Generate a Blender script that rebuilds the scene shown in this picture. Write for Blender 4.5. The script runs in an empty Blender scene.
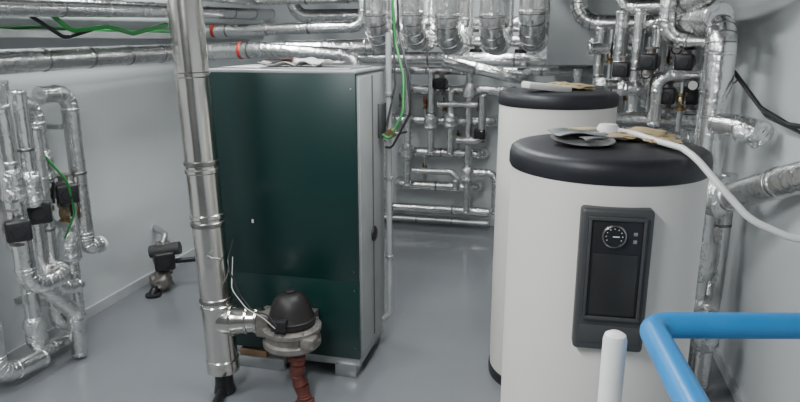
import bpy, bmesh, math, random
from mathutils import Vector, Matrix, noise
random.seed(7)
scn=bpy.context.scene
# ------------------------------------------------------------------ materials
def new_mat(name):
    m=bpy.data.materials.new(name); m.use_nodes=True
    nt=m.node_tree; b=nt.nodes['Principled BSDF']
    return m,nt,b
def add_noise_bump(nt,b,scale,strength,dist=0.01,detail=3,distort=0.0,coord='Object'):
    tc=nt.nodes.new('ShaderNodeTexCoord'); n=nt.nodes.new('ShaderNodeTexNoise')
    n.inputs['Scale'].default_value=scale; n.inputs['Detail'].default_value=detail
    n.inputs['Distortion'].default_value=distort
    nt.links.new(tc.outputs[coord],n.inputs['Vector'])
    bp=nt.nodes.new('ShaderNodeBump'); bp.inputs['Strength'].default_value=strength; bp.inputs['Distance'].default_value=dist
    nt.links.new(n.outputs['Fac'],bp.inputs['Height']); nt.links.new(bp.outputs['Normal'],b.inputs['Normal'])
    return n
def simple(name,col,rough=0.5,metal=0.0,var=0.08,scale=6,bump=0.05,bscale=60,coat=0):
    m,nt,b=new_mat(name)
    tc=nt.nodes.new('ShaderNodeTexCoord'); n=nt.nodes.new('ShaderNodeTexNoise'); n.inputs['Scale'].default_value=scale; n.inputs['Detail'].default_value=4
    nt.links.new(tc.outputs['Object'],n.inputs['Vector'])
    r=nt.nodes.new('ShaderNodeValToRGB')
    r.color_ramp.elements[0].position=0.3; r.color_ramp.elements[1].position=0.7
    r.color_ramp.elements[0].color=tuple(c*(1-var) for c in col)+(1,)
    r.color_ramp.elements[1].color=tuple(min(1,c*(1+var)) for c in col)+(1,)
    nt.links.new(n.outputs['Fac'],r.inputs['Fac']); nt.links.new(r.outputs['Color'],b.inputs['Base Color'])
    b.inputs['Roughness'].default_value=rough; b.inputs['Metallic'].default_value=metal
    if coat: b.inputs['Coat Weight'].default_value=coat
    if bump: add_noise_bump(nt,b,bscale,bump,0.004)
    return m
def foil_mat(name,col=(0.80,0.80,0.80),rough=0.24,strength=0.5,scale=14,distort=1.2,detail=4):
    m,nt,b=new_mat(name)
    b.inputs['Base Color'].default_value=col+(1,); b.inputs['Metallic'].default_value=1.0
    n=add_noise_bump(nt,b,scale,strength,0.02,detail=detail,distort=distort)
    n2=nt.nodes.new('ShaderNodeTexNoise'); n2.inputs['Scale'].default_value=5
    tc=nt.nodes.new('ShaderNodeTexCoord'); nt.links.new(tc.outputs['Object'],n2.inputs['Vector'])
    mr=nt.nodes.new('ShaderNodeMapRange'); mr.inputs['To Min'].default_value=rough*0.6; mr.inputs['To Max'].default_value=rough*1.7
    nt.links.new(n2.outputs['Fac'],mr.inputs['Value']); nt.links.new(mr.outputs['Result'],b.inputs['Roughness'])
    return m
M_FOIL=foil_mat('aluminium_jacket',(0.75,0.75,0.74),0.21,0.42,12,0.8,4)
M_CRUM=foil_mat('crumpled_foil',(0.78,0.78,0.78),0.22,0.75,20)
M_FLUE=foil_mat('stainless_flue',(0.66,0.63,0.59),0.17,0.14,6,0.3,2)
M_SEAM=simple('seam_metal',(0.30,0.29,0.28),0.3,1.0,bump=0)
M_STEEL=simple('galvanised',(0.48,0.49,0.49),0.38,0.9)
M_GREEN=simple('green_enamel',(0.0018,0.024,0.021),0.36,0.0,var=0.06,scale=2,bump=0.02)
M_PANEL=simple('grey_side_panel',(0.42,0.43,0.43),0.4,0.3)
M_TANK=simple('tank_cream_jacket',(0.70,0.67,0.63),0.55,0,var=0.02,scale=3,bump=0.04,bscale=25)
M_LID=simple('lid_black_foam',(0.010,0.010,0.014),0.5,0,var=0.15,bump=0.15,bscale=90)
M_DARK=simple('black_plastic',(0.012,0.012,0.014),0.4,0)
M_DGREY=simple('dark_grey_plastic',(0.050,0.051,0.053),0.5,0)
M_SCREEN=simple('smoked_window',(0.020,0.020,0.021),0.35,0,bump=0)
M_WHITE=simple('white_plastic',(0.75,0.74,0.72),0.4,0,var=0.03)
M_BLUE=simple('blue_paint',(0.012,0.20,0.50),0.35,0,var=0.06,scale=10,bump=0.08,bscale=30)
M_RED=simple('red_oxide',(0.105,0.026,0.018),0.65,0,var=0.3,scale=30,bump=0.3,bscale=40)
M_REDB=simple('bright_red',(0.42,0.03,0.02),0.4,0)
M_CABG=simple('green_cable',(0.015,0.20,0.04),0.45,0)
M_BRASS=simple('brass',(0.30,0.22,0.12),0.35,1.0)
M_CAST=simple('cast_housing',(0.24,0.22,0.20),0.5,0.7,var=0.3,scale=20,bump=0.3,bscale=50)
M_DOME=simple('fan_motor_cover',(0.010,0.0075,0.007),0.5,0,var=0.2,scale=12)
M_WOOD=simple('pallet_wood',(0.22,0.14,0.08),0.75,0,var=0.3,scale=14)
M_CARD=simple('ochre_foam_scrap',(0.40,0.31,0.17),0.85,0,var=0.25,scale=15,bump=0.4,bscale=60)
M_PAPER=simple('paper',(0.55,0.53,0.50),0.7,0,var=0.08,scale=9)
M_GPAP=simple('grey_tray',(0.20,0.20,0.20),0.45,0.3,var=0.2,scale=9)
M_BASE=simple('skirting_grey',(0.50,0.51,0.53),0.5)
def wall_mat(name,col):
    m=simple(name,col,0.6,0,var=0.03,scale=1.1,bump=0.06,bscale=120); return m
M_WALL=wall_mat('painted_wall',(0.59,0.61,0.62))
M_WALLD=wall_mat('unseen_wall_darkened',(0.10,0.102,0.105))  # unseen wall behind the camera, darkened to add contrast to the foil reflections
M_CEIL=wall_mat('unseen_ceiling_darkened',(0.14,0.14,0.14))  # out-of-view ceiling, colour lowered so the pipe jackets reflect darker tones
m,nt,b=new_mat('epoxy_floor'); M_FLOOR=m
tc=nt.nodes.new('ShaderNodeTexCoord'); n=nt.nodes.new('ShaderNodeTexNoise'); n.inputs['Scale'].default_value=1.1; n.inputs['Detail'].default_value=3
nt.links.new(tc.outputs['Object'],n.inputs['Vector'])
r=nt.nodes.new('ShaderNodeValToRGB'); r.color_ramp.elements[0].position=0.2; r.color_ramp.elements[1].position=0.8
r.color_ramp.elements[0].color=(0.168,0.178,0.188,1); r.color_ramp.elements[1].color=(0.20,0.21,0.222,1)
nt.links.new(n.outputs['Fac'],r.inputs['Fac']); nt.links.new(r.outputs['Color'],b.inputs['Base Color'])
mr=nt.nodes.new('ShaderNodeMapRange'); mr.inputs['To Min'].default_value=0.16; mr.inputs['To Max'].default_value=0.3
nt.links.new(n.outputs['Fac'],mr.inputs['Value']); nt.links.new(mr.outputs['Result'],b.inputs['Roughness'])
b.inputs['Coat Weight'].default_value=0.3; b.inputs['Coat Roughness'].default_value=0.12
add_noise_bump(nt,b,5,0.04,0.01)
# ------------------------------------------------------------------ mesh builder
class MB:
    def __init__(s): s.bm=bmesh.new(); s.mats=[]
    def mi(s,mat):
        if mat not in s.mats: s.mats.append(mat)
        return s.mats.index(mat)
    def finish(s,name,parent=None,loc=None,rotz=0,angle=38):
        me=bpy.data.meshes.new(name); bmesh.ops.recalc_face_normals(s.bm,faces=s.bm.faces); s.bm.to_mesh(me); s.bm.free()
        for m in s.mats: me.materials.append(m)
        for p in me.polygons: p.use_smooth=True
        me.set_sharp_from_angle(angle=math.radians(angle))
        o=bpy.data.objects.new(name,me); bpy.context.collection.objects.link(o)
        if parent: o.parent=parent
        if loc: o.location=loc
        o.rotation_euler.z=rotz
        return o
    def box(s,lo,hi,mat,bevel=0.0,M=None,seg=2):
        lo=Vector(lo);hi=Vector(hi); c=(lo+hi)/2; d=hi-lo
        mtx=Matrix.Translation(c)@Matrix.Diagonal((d.x,d.y,d.z,1))
        if M is not None: mtx=M@mtx
        g=bmesh.ops.create_cube(s.bm,size=1,matrix=mtx)
        vs=g['verts']; fs=set(f for v in vs for f in v.link_faces); k=s.mi(mat)
        for f in fs: f.material_index=k
        if bevel>0:
            es=list(set(e for v in vs for e in v.link_edges))
            r=bmesh.ops.bevel(s.bm,geom=es,offset=bevel,segments=seg,profile=0.5,affect='EDGES')
            for f in r['faces']: f.material_index=k
    def rings(s,rs,mat,cap0=True,cap1=True):
        k=s.mi(mat); prev=None; first=None
        for ring in rs:
            vs=[s.bm.verts.new(p) for p in ring]
            if prev:
                n=len(vs)
                for i in range(n):
                    f=s.bm.faces.new((prev[i],prev[(i+1)%n],vs[(i+1)%n],vs[i])); f.material_index=k
            else: first=vs
            prev=vs
        if cap0: f=s.bm.faces.new(first[::-1]); f.material_index=k
        if cap1: f=s.bm.faces.new(prev); f.material_index=k
    def lathe(s,prof,mat,loc=(0,0,0),axis=(0,0,1),n=32,scale=(1,1)):
        ax=Vector(axis).normalized(); q=Vector((0,0,1)).rotation_difference(ax); L=Vector(loc)
        rs=[]
        for r,z in prof:
            r=max(r,0.0004)
            rs.append([L+q@Vector((r*scale[0]*math.cos(2*math.pi*i/n),r*scale[1]*math.sin(2*math.pi*i/n),z)) for i in range(n)])
        s.rings(rs,mat)
    def path(s,pts,br,k=5):
        P=[Vector(p) for p in pts]; out=[(P[0],0)]
        for i in range(1,len(P)-1):
            a=P[i-1]-P[i]; b=P[i+1]-P[i]; la,lb=a.length,b.length
            ph=math.pi-a.angle(b)
            if ph<0.03: out.append((P[i],0)); continue
            d=min(br*math.tan(ph/2),0.48*la,0.48*lb)
            A=P[i]+a.normalized()*d; B=P[i]+b.normalized()*d
            for j in range(k+1):
                t=j/k
                w=math.cos(ph/2); n0=(1-t)**2; n1=2*t*(1-t)*w; n2=t*t
                out.append(((A*n0+P[i]*n1+B*n2)/(n0+n1+n2),1))
        out.append((P[-1],0))
        return out
    def sweep(s,pts,r,mat,n=14,caps=True,rads=None):
        P=[Vector(p) for p in pts]; Q=[P[0]]; 
        keep=[0]
        for i,p in enumerate(P[1:],1):
            if (p-Q[-1]).length>1e-5: Q.append(p); keep.append(i)
        P=Q
        T=[]
        for i in range(len(P)):
            if i==0: t=P[1]-P[0]
            elif i==len(P)-1: t=P[-1]-P[-2]
            else: t=(P[i+1]-P[i]).normalized()+(P[i]-P[i-1]).normalized()
            T.append(t.normalized())
        u=T[0].orthogonal().normalized(); rs=[]
        for i,p in enumerate(P):
            if i>0:
                q=T[i-1].rotation_difference(T[i]); u=q@u; u=(u-T[i]*u.dot(T[i])).normalized()
            v=T[i].cross(u); rr=rads[keep[i]] if rads else r
            rs.append([p+(u*math.cos(2*math.pi*j/n)+v*math.sin(2*math.pi*j/n))*rr for j in range(n)])
        s.rings(rs,mat,caps,caps)
    def tube(s,pts,r,mat,br=0.1,n=12,k=6):
        s.sweep([p for p,_ in s.path(pts,br,k)],r,mat,n)
    def ring(s,p,d,r,mat,w=0.012,f=1.06,n=16):
        d=Vector(d).normalized(); p=Vector(p)
        s.sweep([p-d*w,p-d*w*0.6,p+d*w*0.6,p+d*w],r,mat,n,rads=[r*1.0,r*f,r*f,r*1.0])
    def ipipe(s,pts,r,mat=None,br=None,step=0.42,n=20,seam=None):
        mat=mat or M_FOIL; seam=seam or mat; br=br or r*2.2
        pa=s.path(pts,br,5)
        s.sweep([p for p,_ in pa],r,mat,n)
        for i in range(len(pa)-1):
            a,fa=pa[i]; b,fb=pa[i+1]; d=b-a; L=d.length
            if L<1e-4: continue
            if fa and fb and L<br*0.6:
                if i and r>0.03: s.ring(a,d,r,M_SEAM if r>.06 else mat,0.004,1.03,n)
                continue
            s.ring(a+d.normalized()*0.012,d,r,seam,0.01,1.06,n)
            s.ring(b-d.normalized()*0.012,d,r,seam,0.01,1.06,n)
            m=int(L/step)
            for j in range(1,m+1): s.ring(a+d*(j/(m+1)),d,r,M_SEAM if random.random()<0.6 else seam,0.009,1.05,n)
    def lump(s,c,r,mat,amp=0.25,freq=5,scale=(1,1,1),sub=3):
        g=bmesh.ops.create_icosphere(s.bm,subdivisions=sub,radius=1); k=s.mi(mat); c=Vector(c)
        for v in g['verts']:
            d=v.co.normalized(); q=noise.noise(d*freq*0.3+c*13); q2=noise.noise(d*freq*.6+c*7)
            rr=r*(1+amp*q+amp*0.5*q2)
            v.co=c+Vector((d.x*scale[0],d.y*scale[1],d.z*scale[2]))*rr
        for f in set(f for v in g['verts'] for f in v.link_faces): f.material_index=k
    def wrap(s,p,ax,r,L):
        """foil-wrapped fitting: bulging crumpled sleeve along an axis"""
        p=Vector(p); ax=Vector(ax).normalized(); N=7
        s.sweep([p+ax*(t/(N-1)-.5)*L for t in range(N)],r,M_CRUM,16,rads=[r*.7*(.95+.1*random.random())]+[r*(.92+.2*random.random()) for _ in range(N-2)]+[r*.7])
    def valve(s,p,ax,r=0.03,hm=None,hd=(0,-1,0)):
        p=Vector(p); ax=Vector(ax).normalized(); hd=Vector(hd).normalized(); hm=hm or M_REDB
        prof=[(r*.8,-2.2*r),(r*1.25,-2.2*r),(r*1.25,-1.4*r),(r*.8,-1.3*r),(r*1.1,-.5*r),(r*1.1,.5*r),(r*.8,1.3*r),(r*1.25,1.4*r),(r*1.25,2.2*r),(r*.8,2.2*r)]
        s.lathe(prof,M_BRASS,p,ax,14)
        s.lathe([(r*.45,0),(r*.45,r*2.2),(r*.6,r*2.2),(r*.6,r*2.5)],M_STEEL,p,hd,10)
        e=p+hd*r*2.4
        s.tube([e-ax*r*.4,e+ax*r*1.2,e+ax*r*4+hd*r*.8],r*.3,hm,r,8)
    def pump(s,p,out=(0,-1,0),sz=0.075,ax=(0,0,1)):
        p=Vector(p); out=Vector(out).normalized(); ax=Vector(ax).normalized()
        s.lathe([(sz*.3,-sz*.5),(sz*.85,-sz*.45),(sz,-sz*.15),(sz,sz*.2),(sz*.8,sz*.45)],M_CAST,p,out,20)
        s.lathe([(sz*.62,sz*.4),(sz*.8,sz*.45),(sz*.8,sz*1.6),(sz*.7,sz*1.75),(0,sz*1.78)],M_DARK,p,out,20)
        for sg in (-1,1):
            s.lathe([(sz*.42,sz*.6),(sz*.42,sz*1.3),(sz*.7,sz*1.3),(sz*.7,sz*1.5),(sz*.42,sz*1.5)],M_CAST,p,ax*sg,16)
        side=ax.cross(out).normalized(); c=p+out*sz*1.1
        Mx=Matrix((( side.x,out.x,ax.x,c.x),(side.y,out.y,ax.y,c.y),(side.z,out.z,ax.z,c.z),(0,0,0,1)))
        s.box((-sz*.9,-sz*.1,-sz*.85),(sz*.9,sz*.85,sz*.85),M_DARK,sz*.22,Mx,3)
        s.lathe([(sz*.5,0),(sz*.48,sz*.12),(0,sz*.13)],M_DARK,p+out*sz*1.95,out,16)
def empty(name,loc=(0,0,0),rotz=0):
    e=bpy.data.objects.new(name,None); bpy.context.collection.objects.link(e); e.location=loc; e.rotation_euler.z=rotz; e.empty_display_size=0.1
    return e
# ------------------------------------------------------------------ room
XL,XR,YB,YF,H=-3.15,1.05,6.6,-1.6,2.85
def slab(name,lo,hi,mat):
    b=MB(); b.box(lo,hi,mat); return b.finish(name)
slab('floor',(XL-.15,YF-.15,-.1),(XR+.15,YB+.15,0),M_FLOOR)
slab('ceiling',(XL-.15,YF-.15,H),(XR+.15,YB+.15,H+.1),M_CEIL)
slab('wall_left',(XL-.15,YF-.15,0),(XL,YB+.15,H),M_WALL)
slab('wall_right',(XR,YF-.15,0),(XR+.15,YB+.15,H),M_WALL)
slab('wall_back',(XL,YB,0),(XR,YB+.15,H),M_WALL)
slab('wall_front',(XL,YF-.15,0),(XR,YF,H),M_WALLD)
slab('baseboard_left',(XL,YF,0),(XL+.018,YB,.07),M_BASE)
slab('baseboard_right',(XR-.018,YF,0),(XR,YB,.07),M_BASE)
slab('baseboard_back',(XL+.018,YB-.018,0),(XR-.018,YB,.07),M_BASE)
slab('ceiling_bulkhead',(-.11,5.6,1.71),(.52,YB,H),M_WALL)
# ------------------------------------------------------------------ boiler
bo=empty('boiler',(-1.439,3.21,0))
W=.424; D=.54
b=MB()
b.box((-W,0,.135),(W,D,1.735),M_PANEL,.008)
b.box((-W-.001,-.022,.13),(W+.001,.004,.6005),M_GREEN,.0015)
b.box((-W-.001,-.022,.6012),(W+.001,.004,1.740),M_GREEN,.0015)
b.finish('cabinet',bo)
b=MB(); b.box((-W-.004,-.024,1.738),(W+.006,D+.006,1.756),M_PANEL,.006); b.box((-W+.05,.06,1.756),(W-.05,D-.06,1.764),M_STEEL,.003); b.finish('top_panel',bo)
b=MB()
b.box((-W+.01,.02,.06),(W-.01,D-.02,.135),M_STEEL,.006)
for x in (-W+.04,W-.16):
    for y in (.0,D-.14): b.box((x,y,0),(x+.13,y+.12,.075),M_STEEL,.006)
b.box((-W+.06,-.03,.0),(-.04,.05,.07),M_STEEL,.006); b.box((-.33,-.02,.07),(-.16,.05,.11),M_WOOD,.004)
b.finish('plinth',bo)
b=MB()
b.box((W,.03,.14),(W+.006,D-.03,1.72),M_PANEL,.002)
b.box((W+.004,.26,.16),(W+.012,.268,1.72),M_SEAM)
b.lathe([(.045,0),(.045,.012),(.03,.02),(0,.022)],M_DARK,(W+.004,.27,.80),(1,0,0),20)
b.box((W,.38,1.35),(W+.03,.50,1.55),M_DGREY,.005)
b.box((-.20,-.026,.905),(-.19,-.021,.925),M_WHITE)
for z in (.2,.55,.66,1.66):
    for x in (-W+.025,W-.025): b.lathe([(.005,0),(.004,.003),(0,.004)],M_SEAM,(x,-.022,z),(0,-1,0),10)
b.finish('fittings',bo)
def sheet(mb,c,w,h,mat,rot=0,amp=.01,z=.004,seed=0,th=.003,n=12):
    k=mb.mi(mat); R=Matrix.Rotation(rot,3,'Z'); c=Vector(c); grid=[]
    for lay in (0,1):
        g=[]
        for i in range(n+1):
            row=[]
            for j in range(n+1):
                u=(i/n-.5)*w; v=(j/n-.5)*h
                zz=abs(noise.noise(Vector((u*9+seed,v*9,seed*3.1))))*amp*2+z+(th if lay else 0)
                row.append(mb.bm.verts.new(c+R@Vector((u,v,zz))))
            g.append(row)
        grid.append(g)
    def F(*v):
        f=mb.bm.faces.new(v); f.material_index=k
    for i in range(n):
        for j in range(n):
            a=grid[1]; F(a[i][j],a[i+1][j],a[i+1][j+1],a[i][j+1]); a=grid[0]; F(a[i][j],a[i][j+1],a[i+1][j+1],a[i+1][j])
    for i in range(n):
        F(grid[0][i][0],grid[0][i+1][0],grid[1][i+1][0],grid[1][i][0]); F(grid[0][i+1][n],grid[0][i][n],grid[1][i][n],grid[1][i+1][n])
        F(grid[0][0][i+1],grid[0][0][i],grid[1][0][i],grid[1][0][i+1]); F(grid[0][n][i],grid[0][n][i+1],grid[1][n][i+1],grid[1][n][i])
b=MB(); sheet(b,(-1.45,3.42,1.762),.34,.24,M_PAPER,.2,.03,seed=3); sheet(b,(-1.32,3.45,1.775),.26,.18,M_WHITE,-.4,.03,seed=8); sheet(b,(-1.50,3.36,1.795),.16,.1,M_RED,.6,.008,seed=5); b.finish('instruction_papers')
# ------------------------------------------------------------------ flue
b=MB(); top=Vector((-1.80,2.89,H)); bot=Vector((-1.71,2.89,.16)); R=.083
dv=(top-bot)
b.sweep([bot,top],R,M_FLUE,32)
for z in (.2,.52,.56,.98,1.02,1.26,1.30,1.74,2.18,2.6):
    t=(z-.16)/(H-.16); b.ring(bot+dv*t,dv,R,M_SEAM if z in(.56,.98,1.30) else M_FLUE,.014,1.07,32)
b.lathe([(.07,-.03),(.088,-.02),(.088,.03),(.083,.05)],M_FLUE,bot,(0,0,1),28)
b.lathe([(.045,-.16),(.06,-.15),(.05,-.1),(.05,-.02)],M_DARK,bot,(0,0,1),18)
b.sweep([(-1.70,2.89,.44),(-1.62,2.90,.44),(-1.60,2.905,.44),(-1.52,2.92,.445),(-1.45,2.94,.43)],.06,M_FLUE,26,rads=[.083,.083,.074,.070,.065])
for x,r in ((-1.635,.084),(-1.555,.072),(-1.50,.07)): b.ring((x,2.895+(x+1.7)*.15,.44),(1,.12,0),r,M_FLUE,.010,1.08,26)
b.tube([(-1.70,2.80,.83),(-1.66,2.77,.83),(-1.60,2.76,.835)],.006,M_STEEL,.02,8)
b.finish('flue_pipe')
b=MB()
b.tube([(-1.71,2.89,.03),(-1.69,2.80,.03),(-1.66,2.68,.035),(-1.56,2.62,.03),(-1.40,2.60,.03)],.024,M_DARK,.06,12); b.finish('drain_hose')
# ------------------------------------------------------------------ fan unit
fe=empty('flue_gas_fan',(-1.31,2.93,0))
b=MB(); 
b.lathe([(.06,.31),(.14,.315),(.155,.33),(.155,.355),(.14,.365),(.14,.405),(.158,.41),(.158,.43),(.13,.44),(.05,.445)],M_CAST,n=40)
for i in range(8):
    a=i*math.pi/4; b.lathe([(.009,0),(.009,.011),(0,.012)],M_STEEL,(.148*math.cos(a),.148*math.sin(a),.43),(0,0,1),8)
b.box((-.18,-.07,.37),(-.10,.07,.50),M_CAST,.012)
b.box((-.02,.10,.34),(.06,.25,.43),M_CAST,.01)
b.box((.09,-.12,.355),(.17,-.04,.415),M_CAST,.012)
b.finish('volute_housing',fe)
b=MB()
b.lathe([(.118,.44),(.128,.448),(.130,.465),(.122,.48),(.112,.51),(.102,.545),(.088,.58),(.066,.605),(.04,.617),(0,.62)],M_DOME,n=36)
b.ring((0,0,.475),(0,0,1),.125,M_DOME,.008,1.04,36)
b.lathe([(.028,.615),(.028,.628),(.02,.633),(0,.634)],M_DARK,n=18)
b.box((-.05,-.155,.455),(.03,-.10,.515),M_DARK,.008)
b.finish('motor_cover',fe)
b=MB()
pts=[(.05,-.06,.31),(.055,-.065,.24),(.05,-.07,.18),(.065,-.06,.12),(.085,-.07,.06),(.09,-.07,.0)]
pa=[p for p,_ in b.path(pts,.05,6)]
b.sweep(pa,.036,M_RED,16,rads=[.034+.004*(i%2)+.010*noise.noise(Vector((i*.7,3,1))) for i in range(len(pa))])
b.lump((.09,-.07,.03),.05,M_RED,.3,6,(1,1,.5),2)
b.lump((.05,-.06,.28),.05,M_RED,.3,6,(1,1,.6),2)
b.finish('outlet_bellows',fe)
b=MB()
b.tube([(-1.66,3.0,.86),(-1.62,2.84,.78),(-1.54,2.82,.62),(-1.46,2.80,.54),(-1.38,2.79,.55),(-1.32,2.77,.49)],.004,M_DARK,.12,8)
b.tube([(-1.67,3.0,.76),(-1.60,2.84,.64),(-1.50,2.80,.56),(-1.40,2.79,.52),(-1.33,2.77,.48)],.0025,M_PAPER,.1,8)
b.finish('electrical_cable')
# ------------------------------------------------------------------ tanks
def tank(name,x,y,zt,panel=True,rot=0,r=.302):
    e=empty(name,(x,y,0),rot)
    b=MB(); b.lathe([(r-.02,.055),(r,.06),(r+.002,.3),(r+.002,.9),(r,zt-.07),(r-.02,zt-.05)],M_TANK,n=96)
    b.box((-.004,r-.006,.07),(.02,r+.004,zt-.08),M_DGREY,.002)
    b.finish('insulation_jacket',e)
    b=MB(); b.lathe([(r-.03,0),(r+.004,.0),(r+.008,.02),(r+.008,.055),(r-.01,.065),(r-.03,.065)],M_DARK,n=80); b.finish('base_ring',e)
    b=MB(); b.lathe([(r-.02,zt-.07),(r+.002,zt-.07),(r+.007,zt-.06),(r+.007,zt-.03),(r+.002,zt-.012),(r-.010,zt-.003),(r-.03,zt),(.2,zt+.001),(.06,zt+.003),(0,zt+.003)],M_LID,n=96)
    b.finish('lid',e)
    if panel:
        b=MB(); y0=-r; q=-.012
        b.box((-.098,y0-.028,1.035+q),(.098,y0+.03,1.462+q),M_DGREY,.012,seg=3)
        b.box((-.078,y0-.034,1.135+q),(.078,y0-.026,1.442+q),M_DARK,.004)
        b.box((-.062,y0-.038,1.150+q),(.062,y0-.032,1.335+q),M_SCREEN,.003)
        for s_ in (-1,1): b.box((s_*.073-.004,y0-.040,1.14+q),(s_*.073+.004,y0-.032,1.435+q),M_DGREY,.002)
        b.box((-.078,y0-.040,1.431+q),(.078,y0-.032,1.442+q),M_DGREY,.002); b.box((-.078,y0-.040,1.135+q),(.078,y0-.032,1.146+q),M_DGREY,.002)
        g=-.008; zc=1.388+q
        b.lathe([(.033,0),(.033,.012),(.029,.014),(.028,.009),(0,.009)],M_SEAM,(g,y0-.032,zc),(0,-1,0),32)
        b.lathe([(.0285,0),(.0285,.001),(0,.001)],M_DARK,(g,y0-.0415,zc),(0,-1,0),32)
        for i in range(9):
            a=math.radians(-30+i*30); c=Vector((g+.022*math.cos(a),y0-.043,zc+.022*math.sin(a)))
            b.box(c-Vector((.0012,.0005,.0012)),c+Vector((.0012,.0005,.0012)),M_WHITE)
        b.box((g-.004,y0-.0435,zc-.002),(g+.014,y0-.0425,zc+.001),M_WHITE)
        b.box((.044,y0-.036,zc+.002),(.054,y0-.033,zc+.012),M_STEEL,.001); b.box((.044,y0-.036,zc-.020),(.054,y0-.033,zc-.010),M_STEEL,.001)
        b.box((-.084,y0-.031,1.06+q),(.084,y0-.027,1.115+q),M_DGREY,.002)
        b.finish('control_panel',e)
    return e
tank('hot_water_tank',.165,2.13,1.58,True,math.radians(3))
tank('hot_water_tank',.0,3.54,1.645,False,math.radians(-25),.305)
# shallow grey dish with a bent metal offcut on the front tank
b=MB(); b.lathe([(.055,0),(.075,.003),(.098,.014),(.102,.014),(.078,-.001+.004),(.060,.005),(.0,.006)],M_GPAP,(.085,2.11,1.586),(.05,-.08,1),36); b.finish('metal_dish')
b=MB(); sheet(b,(.07,2.16,1.602),.16,.12,M_STEEL,.35,.012,seed=11); sheet(b,(.14,2.06,1.60),.12,.06,M_GPAP,.3,.010,seed=13); b.finish('metal_offcut')
b=MB(); b.lump((.28,2.25,1.60),.085,M_CARD,.4,7,(1.2,.6,.22)); b.lump((.33,2.12,1.598),.045,M_CARD,.4,7,(1.2,.8,.22)); b.lump((.10,2.30,1.598),.06,M_CARD,.4,7,(1.2,.7,.25)); b.lump((.20,2.20,1.598),.05,M_CARD,.4,7,(1.2,.7,.2)); b.finish('foam_scrap')
b=MB(); b.lathe([(.03,0),(.036,.005),(.036,.034),(.028,.046),(0,.048)],M_WHITE,(.17,2.24,1.586),(0,0,1),24)
b.tube([(.17,2.24,1.616),(.25,2.21,1.608),(.31,2.10,1.600),(.36,1.98,1.600),(.385,1.90,1.585),(.44,1.83,1.52),(.51,1.79,1.445),(.61,1.78,1.405),(.80,1.80,1.39),(1.04,1.85,1.40)],.0095,M_WHITE,.12,14); b.finish('white_hose')
b=MB(); Mx=Matrix.Translation((-.06,3.46,1.66))@Matrix.Rotation(.45,4,'Z')@Matrix.Rotation(.12,4,'Y')
b.box((-.12,-.055,-.008),(.12,.055,.022),M_PAPER,.006,Mx); b.box((-.115,-.05,.022),(.115,.05,.026),M_WHITE,.002,Mx); b.finish('small_white_box')
b=MB(); b.lump((.09,3.60,1.665),.07,M_CARD,.4,7,(1.3,.8,.25)); b.lump((.0,3.68,1.665),.06,M_CARD,.4,7,(1.3,.8,.3)); b.finish('foam_scrap')
# ------------------------------------------------------------------ handrail + post
b=MB()
b.tube([(1.04,1.57,1.30),(.2235,1.38,1.30),(.30,.55,1.30),(.31,.40,1.30)],.0285,M_BLUE,.05,24,8)
b.tube([(.305,.50,1.28),(.305,.50,0.0)],.0255,M_BLUE,.05,20)
b.lathe([(.05,0),(.05,.008),(.03,.012)],M_BLUE,(.305,.50,0),(0,0,1),20)
b.lathe([(.05,0),(.05,.008),(.03,.012)],M_BLUE,(1.05,1.572,1.30),(-1,-.23,0),20)
b.tube([(.95,1.549,1.27),(.95,1.549,0)],.0255,M_BLUE,.05,20)
b.finish('handrail')
b=MB(); b.lathe([(.05,0),(.05,.01),(.023,.012),(.023,1.332),(.020,1.343),(.012,1.348),(0,1.349)],M_WHITE,(.137,1.22,0),(0,0,1),28); b.finish('plastic_post')
# ------------------------------------------------------------------ back wall pipework
Y=6.42
b=MB()
for z,r,x0,x1 in ((1.62,.045,-1.75,.3),(1.43,.055,-1.5,-.45),(1.12,.05,-1.65,-.6),(.79,.05,-1.55,-.7),(.44,.05,-1.6,-.75)):
    b.ipipe([(x0,YB,z),(x0,Y,z),(x1,Y,z),(x1,YB,z)],r)
b.ipipe([(-2.9,Y,.19),(-.62,Y,.19)],.045)
b.ipipe([(-2.9,Y-.02,.07),(-.62,Y-.02,.07)],.03,M_STEEL)
for x,z0,z1 in ((-1.46,.44,2.3),(-1.22,.79,1.62),(-.84,.19,1.62),(-1.68,.12,2.5)):
    b.ipipe([(x,Y-.10,z0),(x,Y-.10,z1)],.036)
b.ipipe([(-.84,Y-.1,.62),(-.55,Y-.1,.62),(-.55,Y-.1,.2)],.04)
b.ipipe([(-1.02,Y-.1,1.43),(-1.02,Y-.1,.79)],.036)
b.ipipe([(-.7,Y-.16,1.4),(-.7,Y-.16,.95),(-.95,Y-.16,.95)],.04)
b.ipipe([(-1.15,Y-.14,1.30),(-.75,Y-.14,1.30)],.03); b.ipipe([(-1.4,Y-.14,.62),(-.95,Y-.14,.62),(-.95,Y-.14,.44)],.035)
for x,z in ((-1.3,1.28),(-1.1,1.27),(-.95,.95),(-1.25,.95),(-.75,1.28),(-1.3,.6),(-1.55,1.3),(-1.5,.6)):
    b.tube([(x,Y,z-.17),(x,Y,z+.17)],.016,M_STEEL); b.valve((x,Y,z),(0,0,1),.022,random.choice([M_REDB,M_DARK,M_DARK,M_DARK]))
for x,z in ((-.84,.60),(-1.02,1.14),(-1.46,.80),(-1.22,1.12),(-.84,1.43)): b.wrap((x,Y-.12,z),(0,0,1),.065,.16)
b.finish('insulated_pipework')
def pumpobj(p,out,ax=(0,0,1),sz=.075):
    b=MB(); b.pump(p,out,sz,ax); return b.finish('circulation_pump')
for x,z in ((-.78,1.78),(-.60,1.76),(-.36,1.78),(-1.12,1.5),(-.72,1.02),(-.95,1.74)): pumpobj((x,Y-.08,z),(0,-1,0),sz=.062)
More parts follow.
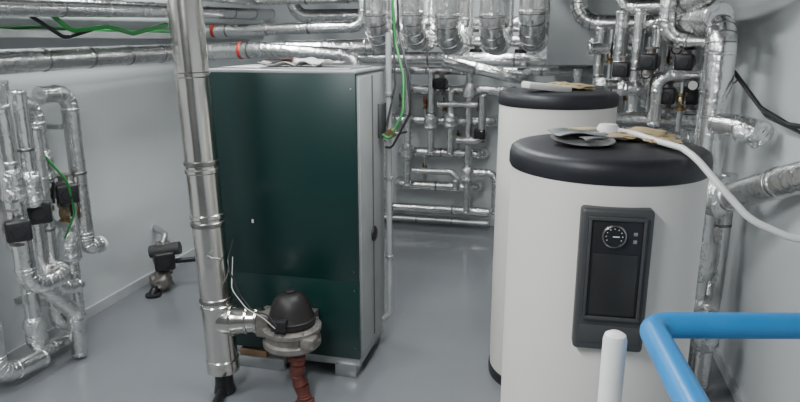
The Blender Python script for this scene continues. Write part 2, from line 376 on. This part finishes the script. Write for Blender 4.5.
for i,(x,zl) in enumerate(((-1.30,1.92),(-1.03,1.92),(-.78,1.90),(-.47,1.90),(-.20,1.92))):
    b=MB(); r=.088 if i!=1 else .08
    b.ipipe([(x,4.6,H),(x,4.6,zl),(x+.02,5.2,zl-.02),(x+.02,5.2,2.5),(x+.02,5.6 if x<-.3 else 5.58,2.5)],r,br=.17,step=.3,n=26)
    b.finish('insulated_pipe_bend')
b=MB()
b.ipipe([(-1.9,5.75,1.76),(.0,5.75,1.74)] ,.06); b.ipipe([(-1.75,6.0,2.05),(-.25,6.0,2.05)],.07)
b.ipipe([(-.95,5.45,1.74),(-.3,5.45,1.60),(-.3,YB,1.60)],.05)
b.ipipe([(-1.6,5.9,1.9),(-.2,5.9,1.9)],.05)
b.finish('insulated_pipework')
# ------------------------------------------------------------------ top-left, behind flue & boiler
b=MB()
b.ipipe([(-2.9,.9,1.765),(-2.9,4.85,1.82),(-1.3,4.85,1.86),(-1.3,5.35,1.86)],.066)
b.ring((-2.5,4.85,1.83),(1,0,0),.068,M_REDB,.012,1.03)
b.finish('insulated_pipework')
b=MB(); b.ipipe([(-3.15,5.15,1.98),(-1.55,5.15,2.02),(-1.55,5.15,2.8)],.05); b.ipipe([(-2.2,4.6,1.84),(-1.45,4.6,1.80),(-1.45,4.6,1.3)],.05)
b.ring((-2.9,5.15,1.987),(1,0,0),.052,M_REDB,.015,1.03); b.finish('insulated_pipework')
b=MB(); b.ipipe([(-2.75,1.2,2.02),(-2.75,6.0,2.16)],.045); b.ipipe([(-2.98,1.2,2.10),(-2.98,6.4,2.16)],.05); b.ipipe([(-2.35,5.6,2.8),(-2.35,5.6,2.12),(-1.2,5.6,2.12)],.06)
b.ipipe([(-2.6,1.2,2.22),(-2.6,5.3,2.26),(-1.0,5.3,2.27)],.06); b.finish('insulated_pipework')
b=MB()
b.box((XL+.001,1.0,1.92),(XL+.16,6.3,1.926),M_STEEL); b.box((XL+.155,1.0,1.92),(XL+.16,6.3,1.965),M_STEEL)
for i in range(5):
    p=[(XL+.03+.022*i,1.0+.6*j,1.945+.012*random.random()+(.03 if (i+j)%3==0 else 0)) for j in range(9)]
    b.tube(p,.010,M_CABG if i>1 else M_DARK,.2,8,3)
b.finish('cable_tray')
b=MB()
b.tube([(-2.8,3.1,2.1),(-2.78,3.3,1.96),(-2.76,3.6,1.99),(-2.8,3.9,1.95),(-2.8,4.3,2.02)],.014,M_CABG,.1,8)
b.tube([(-2.82,2.9,2.4),(-2.80,3.0,2.05),(-2.83,3.3,1.92),(-2.8,3.5,1.97)],.012,M_DARK,.1,8); b.finish('loose_cable')
# ------------------------------------------------------------------ left manifold
X=-2.88
b=MB()
b.ipipe([(X,2.82,1.70),(X,2.82,.80)],.058)
b.ipipe([(X,2.5,1.55),(X,3.05,1.58),(X,3.05,1.10)],.052)
b.ipipe([(X,3.10,1.60),(X,3.33,1.60),(X,3.33,.70),(X,3.33,.62),(X,3.44,.60)],.05,br=.09)
b.lathe([(.055,0),(.055,.02),(.03,.025)],M_WHITE,(X,3.44,.60),(0,1,0),20)
b.ipipe([(X-.02,2.86,.80),(X-.02,2.86,.10),(X-.02,3.20,.10),(X-.02,3.20,.80)],.045,br=.09)
b.ipipe([(X+.02,2.98,.9),(X+.02,2.98,.25),(X+.02,3.1,.20),(X+.02,3.1,.12)],.042)
b.ipipe([(X,2.55,1.72),(X,2.55,.12),(X,2.86,.08)],.055)
b.ipipe([(X+.22,2.60,1.6),(X+.22,2.62,.62),(X+.22,2.9,.62),(X,2.95,.62)],.05)
b.ipipe([(X+.2,2.74,1.66),(X+.2,2.74,1.05)],.045)
b.ipipe([(X+.12,2.82,1.0),(X+.12,2.82,.55),(X+.10,3.04,.30),(X+.10,3.04,.02)],.045)
b.ipipe([(X+.10,2.92,1.45),(X+.10,2.92,.5),(X+.10,3.1,.45)],.042)
for p in ((X,3.05,1.0),(X,2.98,.95),(X-.02,3.20,.88),(X,2.70,1.25)):
    b.valve(p,(0,0,1),.03,M_DARK,(1,-.3,0))
b.tube([(X,3.05,1.12),(X,3.05,.85),(X,3.20,.80)],.02,M_STEEL)
for p,r,L in (((X,3.05,1.20),.064,.2),((X,2.82,.86),.07,.22),((X+.02,2.98,.55),.06,.25),((X-.02,3.2,.66),.062,.22),((X+.2,2.74,1.15),.06,.2),((X-.02,2.86,.25),.06,.2),((X,2.82,1.45),.068,.2),((X+.22,2.61,1.2),.062,.2)):
    b.wrap(p,(0,0,1),r,L)
b.tube([(X+.05,3.0,1.3),(X+.12,3.1,1.1),(X+.1,3.15,.9),(X+.05,3.1,.75)],.007,M_CABG,.1,8)
b.finish('insulated_pipework')
b=MB()
for y in (2.6,3.0,3.3):
    b.box((XL+.001,y-.02,.35),(X-.04,y+.02,.38),M_STEEL,.002); b.box((XL+.001,y-.02,1.38),(X-.04,y+.02,1.41),M_STEEL,.002)
b.finish('pipe_bracket')
pumpobj((X,3.20,1.02),(.8,-.7,0),sz=.068); pumpobj((X+.1,2.86,1.0),(.8,-.7,0),sz=.072); pumpobj((X+.22,2.6,.98),(.8,-.7,0),sz=.065)
# floor pump near left wall
b=MB(); px,py=-2.95,4.22
b.pump((px,py,.24),(.6,-.8,.1),.085,(0,0,1)); b.tube([(px,py,.36),(px,py+.05,.42),(XL+.002,py+.2,.42)],.025,M_STEEL,.06)
b.tube([(px,py,.13),(px,py,.06),(px+.02,py-.2,.04),(px+.02,py-.22,.0)],.03,M_DARK,.06); b.lathe([(.06,0),(.06,.02),(.03,.03)],M_DARK,(px+.02,py-.2,0),(0,0,1),16)
b.tube([(px-.08,py-.05,.30),(px+.14,py+.02,.33)],.05,M_DGREY,.06,14); b.tube([(px+.08,py,.22),(px+.3,py+.2,.20),(-2.3,4.6,.20),(-1.9,4.8,.22)],.02,M_DARK,.1,10)
b.lump((px+.02,py-.08,.08),.085,M_CAST,.3,7); b.finish('sump_pump')
# ------------------------------------------------------------------ right of boiler: riser, cables
b=MB(); b.tube([(-.96,3.66,1.95),(-.96,3.66,.22),(-1.0,3.66,.18)],.017,M_PANEL,.03,14)
for z in (.6,1.1,1.6): b.ring((-.96,3.66,z),(0,0,1),.018,M_STEEL,.012,1.35)
b.valve((-.93,3.60,1.38),(0,1,0),.022,M_DARK,(1,0,0)); b.finish('condensate_pipe')
b=MB()
b.tube([(-.98,3.79,2.3),(-.95,3.78,1.9),(-.88,3.70,1.7),(-.86,3.6,1.5),(-.93,3.55,1.35),(-.97,3.55,1.38)],.008,M_CABG,.12,8)
b.tube([(-.95,3.8,2.4),(-.93,3.78,1.95),(-.86,3.7,1.75),(-.82,3.62,1.5),(-.92,3.57,1.30),(-.96,3.58,1.30)],.007,M_DARK,.12,8)
b.tube([(-.98,3.8,2.3),(-.96,3.78,1.9),(-.93,3.70,1.65),(-.96,3.6,1.42)],.006,M_DARK,.12,8)
b.finish('loose_cable')
# ------------------------------------------------------------------ right side pipework
b=MB()
b.ipipe([(.12,5.3,H),(.12,5.3,2.04),(.72,5.2,2.02),(.76,3.6,2.02)],.068)
b.ipipe([(.40,4.9,2.7),(.40,4.9,2.12),(.72,4.6,2.12),(.72,3.9,2.12),(.72,3.4,2.16),(1.05,3.2,2.17)],.05)
b.ipipe([(.62,4.3,H),(.62,4.3,1.9),(.9,4.2,1.9)],.05)
b.finish('insulated_pipework')
b=MB()
b.ipipe([(.76,3.9,1.99),(.78,3.55,1.97),(.78,3.55,1.13),(.86,3.42,1.14),(.96,3.05,1.30),(1.05,2.75,1.42)],.068,br=.12)
b.ipipe([(.80,3.60,1.1),(.80,3.60,.02)],.055)
b.ipipe([(.93,3.75,1.2),(.93,3.75,.55),(.84,3.45,.45),(.84,3.45,.02)],.048)
b.wrap((.80,3.5,1.13),(.4,-.4,.0),.10,.22); b.wrap((.84,3.45,.40),(0,0,1),.07,.22); b.wrap((.80,3.60,.75),(0,0,1),.075,.25)
b.ipipe([(.78,3.52,1.50),(.90,3.38,1.50),(.97,3.38,1.44)],.055); b.lump((.92,3.38,1.48),.075,M_CRUM,.2,4,(1.2,.9,.8))
b.finish('insulated_pipework')
b=MB()
b.ipipe([(.05,4.4,1.42),(.92,4.4,1.40),(1.05,4.4,1.40)],.05); b.ipipe([(.05,4.3,1.31),(.92,4.3,1.31),(.92,4.3,.0)],.045)
for x,y,z0,z1,r in ((.82,3.95,.9,1.98,.045),(.62,4.55,1.4,2.0,.05),(.85,4.7,.1,2.0,.05),(.40,4.75,1.42,2.1,.045),(.28,5.0,1.3,2.0,.04),(.55,5.3,.1,1.95,.05),(.85,5.6,.1,2.2,.05),(.15,5.5,1.0,1.68,.04),(.70,5.0,1.3,2.0,.045),(.48,4.45,1.35,2.1,.035)):
    b.ipipe([(x,y,z0),(x,y,z1)],r)
b.ipipe([(.85,5.9,1.75),(.55,5.9,1.75),(.55,5.9,1.2)],.05); b.ipipe([(.85,5.2,1.6),(.45,5.2,1.6),(.45,5.2,1.1)],.045); b.ipipe([(.85,4.15,1.70),(.58,4.15,1.70),(.58,4.15,1.4)],.035)
b.ipipe([(.2,4.9,1.85),(.55,4.9,1.85),(.55,4.9,1.5)],.04); b.ipipe([(.3,4.6,1.62),(.9,4.6,1.62)],.035)
for p in ((.72,4.15,1.55),(.5,4.5,1.6),(.7,4.7,1.75),(.35,4.9,1.8),(.9,4.05,1.6),(.62,5.0,1.75),(.45,4.8,1.55)):
    b.tube([(p[0],p[1],p[2]-.18),(p[0],p[1],p[2]+.18)],.016,M_STEEL); b.valve(p,(0,0,1),.024,M_DARK)
    b.lathe([(.035,0),(.035,.02),(.03,.022),(0,.022)],M_DARK,(p[0]+.05,p[1]-.03,p[2]+.1),(-.2,-1,0),18); b.lathe([(.026,0),(.026,.002),(0,.002)],M_PAPER,(p[0]+.046,p[1]-.052,p[2]+.1),(-.2,-1,0),18)
for i in range(14):
    b.wrap((.22+random.random()*.68,4.1+random.random()*1.4,1.45+random.random()*.5),random.choice([(0,0,1),(1,0,0)]),.05+.02*random.random(),.16)
b.finish('insulated_pipework')
for p in ((.66,4.25,1.58),(.88,4.0,1.45),(.42,4.6,1.72),(.86,4.6,1.55),(.55,4.3,1.78),(.30,4.85,1.55),(.75,4.3,1.78)): pumpobj(p,(-.3,-1,0),sz=.058)
b=MB(); b.tube([(.86,3.6,1.75),(.92,3.3,1.60),(.98,3.1,1.55),(1.03,2.8,1.56),(1.03,2.3,1.6)],.011,M_DARK,.15,10); b.tube([(.9,3.6,1.70),(.95,3.3,1.56),(1.02,3.0,1.52),(1.03,2.4,1.52)],.008,M_DARK,.15,8); b.finish('loose_cable')
# ------------------------------------------------------------------ ceiling lights
def lamp(x,y,ry,power,L=1.25):
    m,nt,bb=new_mat('tube_glow'); bb.inputs['Emission Color'].default_value=(.94,.98,1,1); bb.inputs['Emission Strength'].default_value=6; bb.inputs['Base Color'].default_value=(.8,.8,.8,1)
    b=MB(); b.box((-.09,-L/2,-.05),(.09,L/2,0),M_WHITE,.008); b.box((-.075,-L/2+.02,-.062),(.075,L/2-.02,-.05),m,.004)
    o=b.finish('ceiling_light',None,(x,y,H),ry)
    l=bpy.data.lights.new('ceiling_light_lamp','AREA'); l.shape='RECTANGLE'; l.size=.16; l.size_y=L; l.energy=power; l.color=(.95,.99,1.0)
    lo=bpy.data.objects.new('lamp',l); bpy.context.collection.objects.link(lo); lo.parent=o; lo.location=(0,0,-.075)
for x,y,p in ((-1.0,.3,88),(-2.3,1.6,37),(-.7,3.0,40),(-2.3,4.0,40),(-.6,5.35,25)): lamp(x,y,0,p)
w=bpy.data.worlds.new('world'); scn.world=w; w.use_nodes=True; w.node_tree.nodes['Background'].inputs[0].default_value=(.6,.65,.7,1); w.node_tree.nodes['Background'].inputs[1].default_value=.15
# ------------------------------------------------------------------ camera
cam=bpy.data.objects.new('camera',bpy.data.cameras.new('camera')); bpy.context.collection.objects.link(cam)
cam.location=(0,0,1.9); cam.rotation_euler=(math.radians(76),0,math.radians(13.7)); cam.data.sensor_width=36; cam.data.lens=28.8; cam.data.clip_start=.02
scn.camera=cam
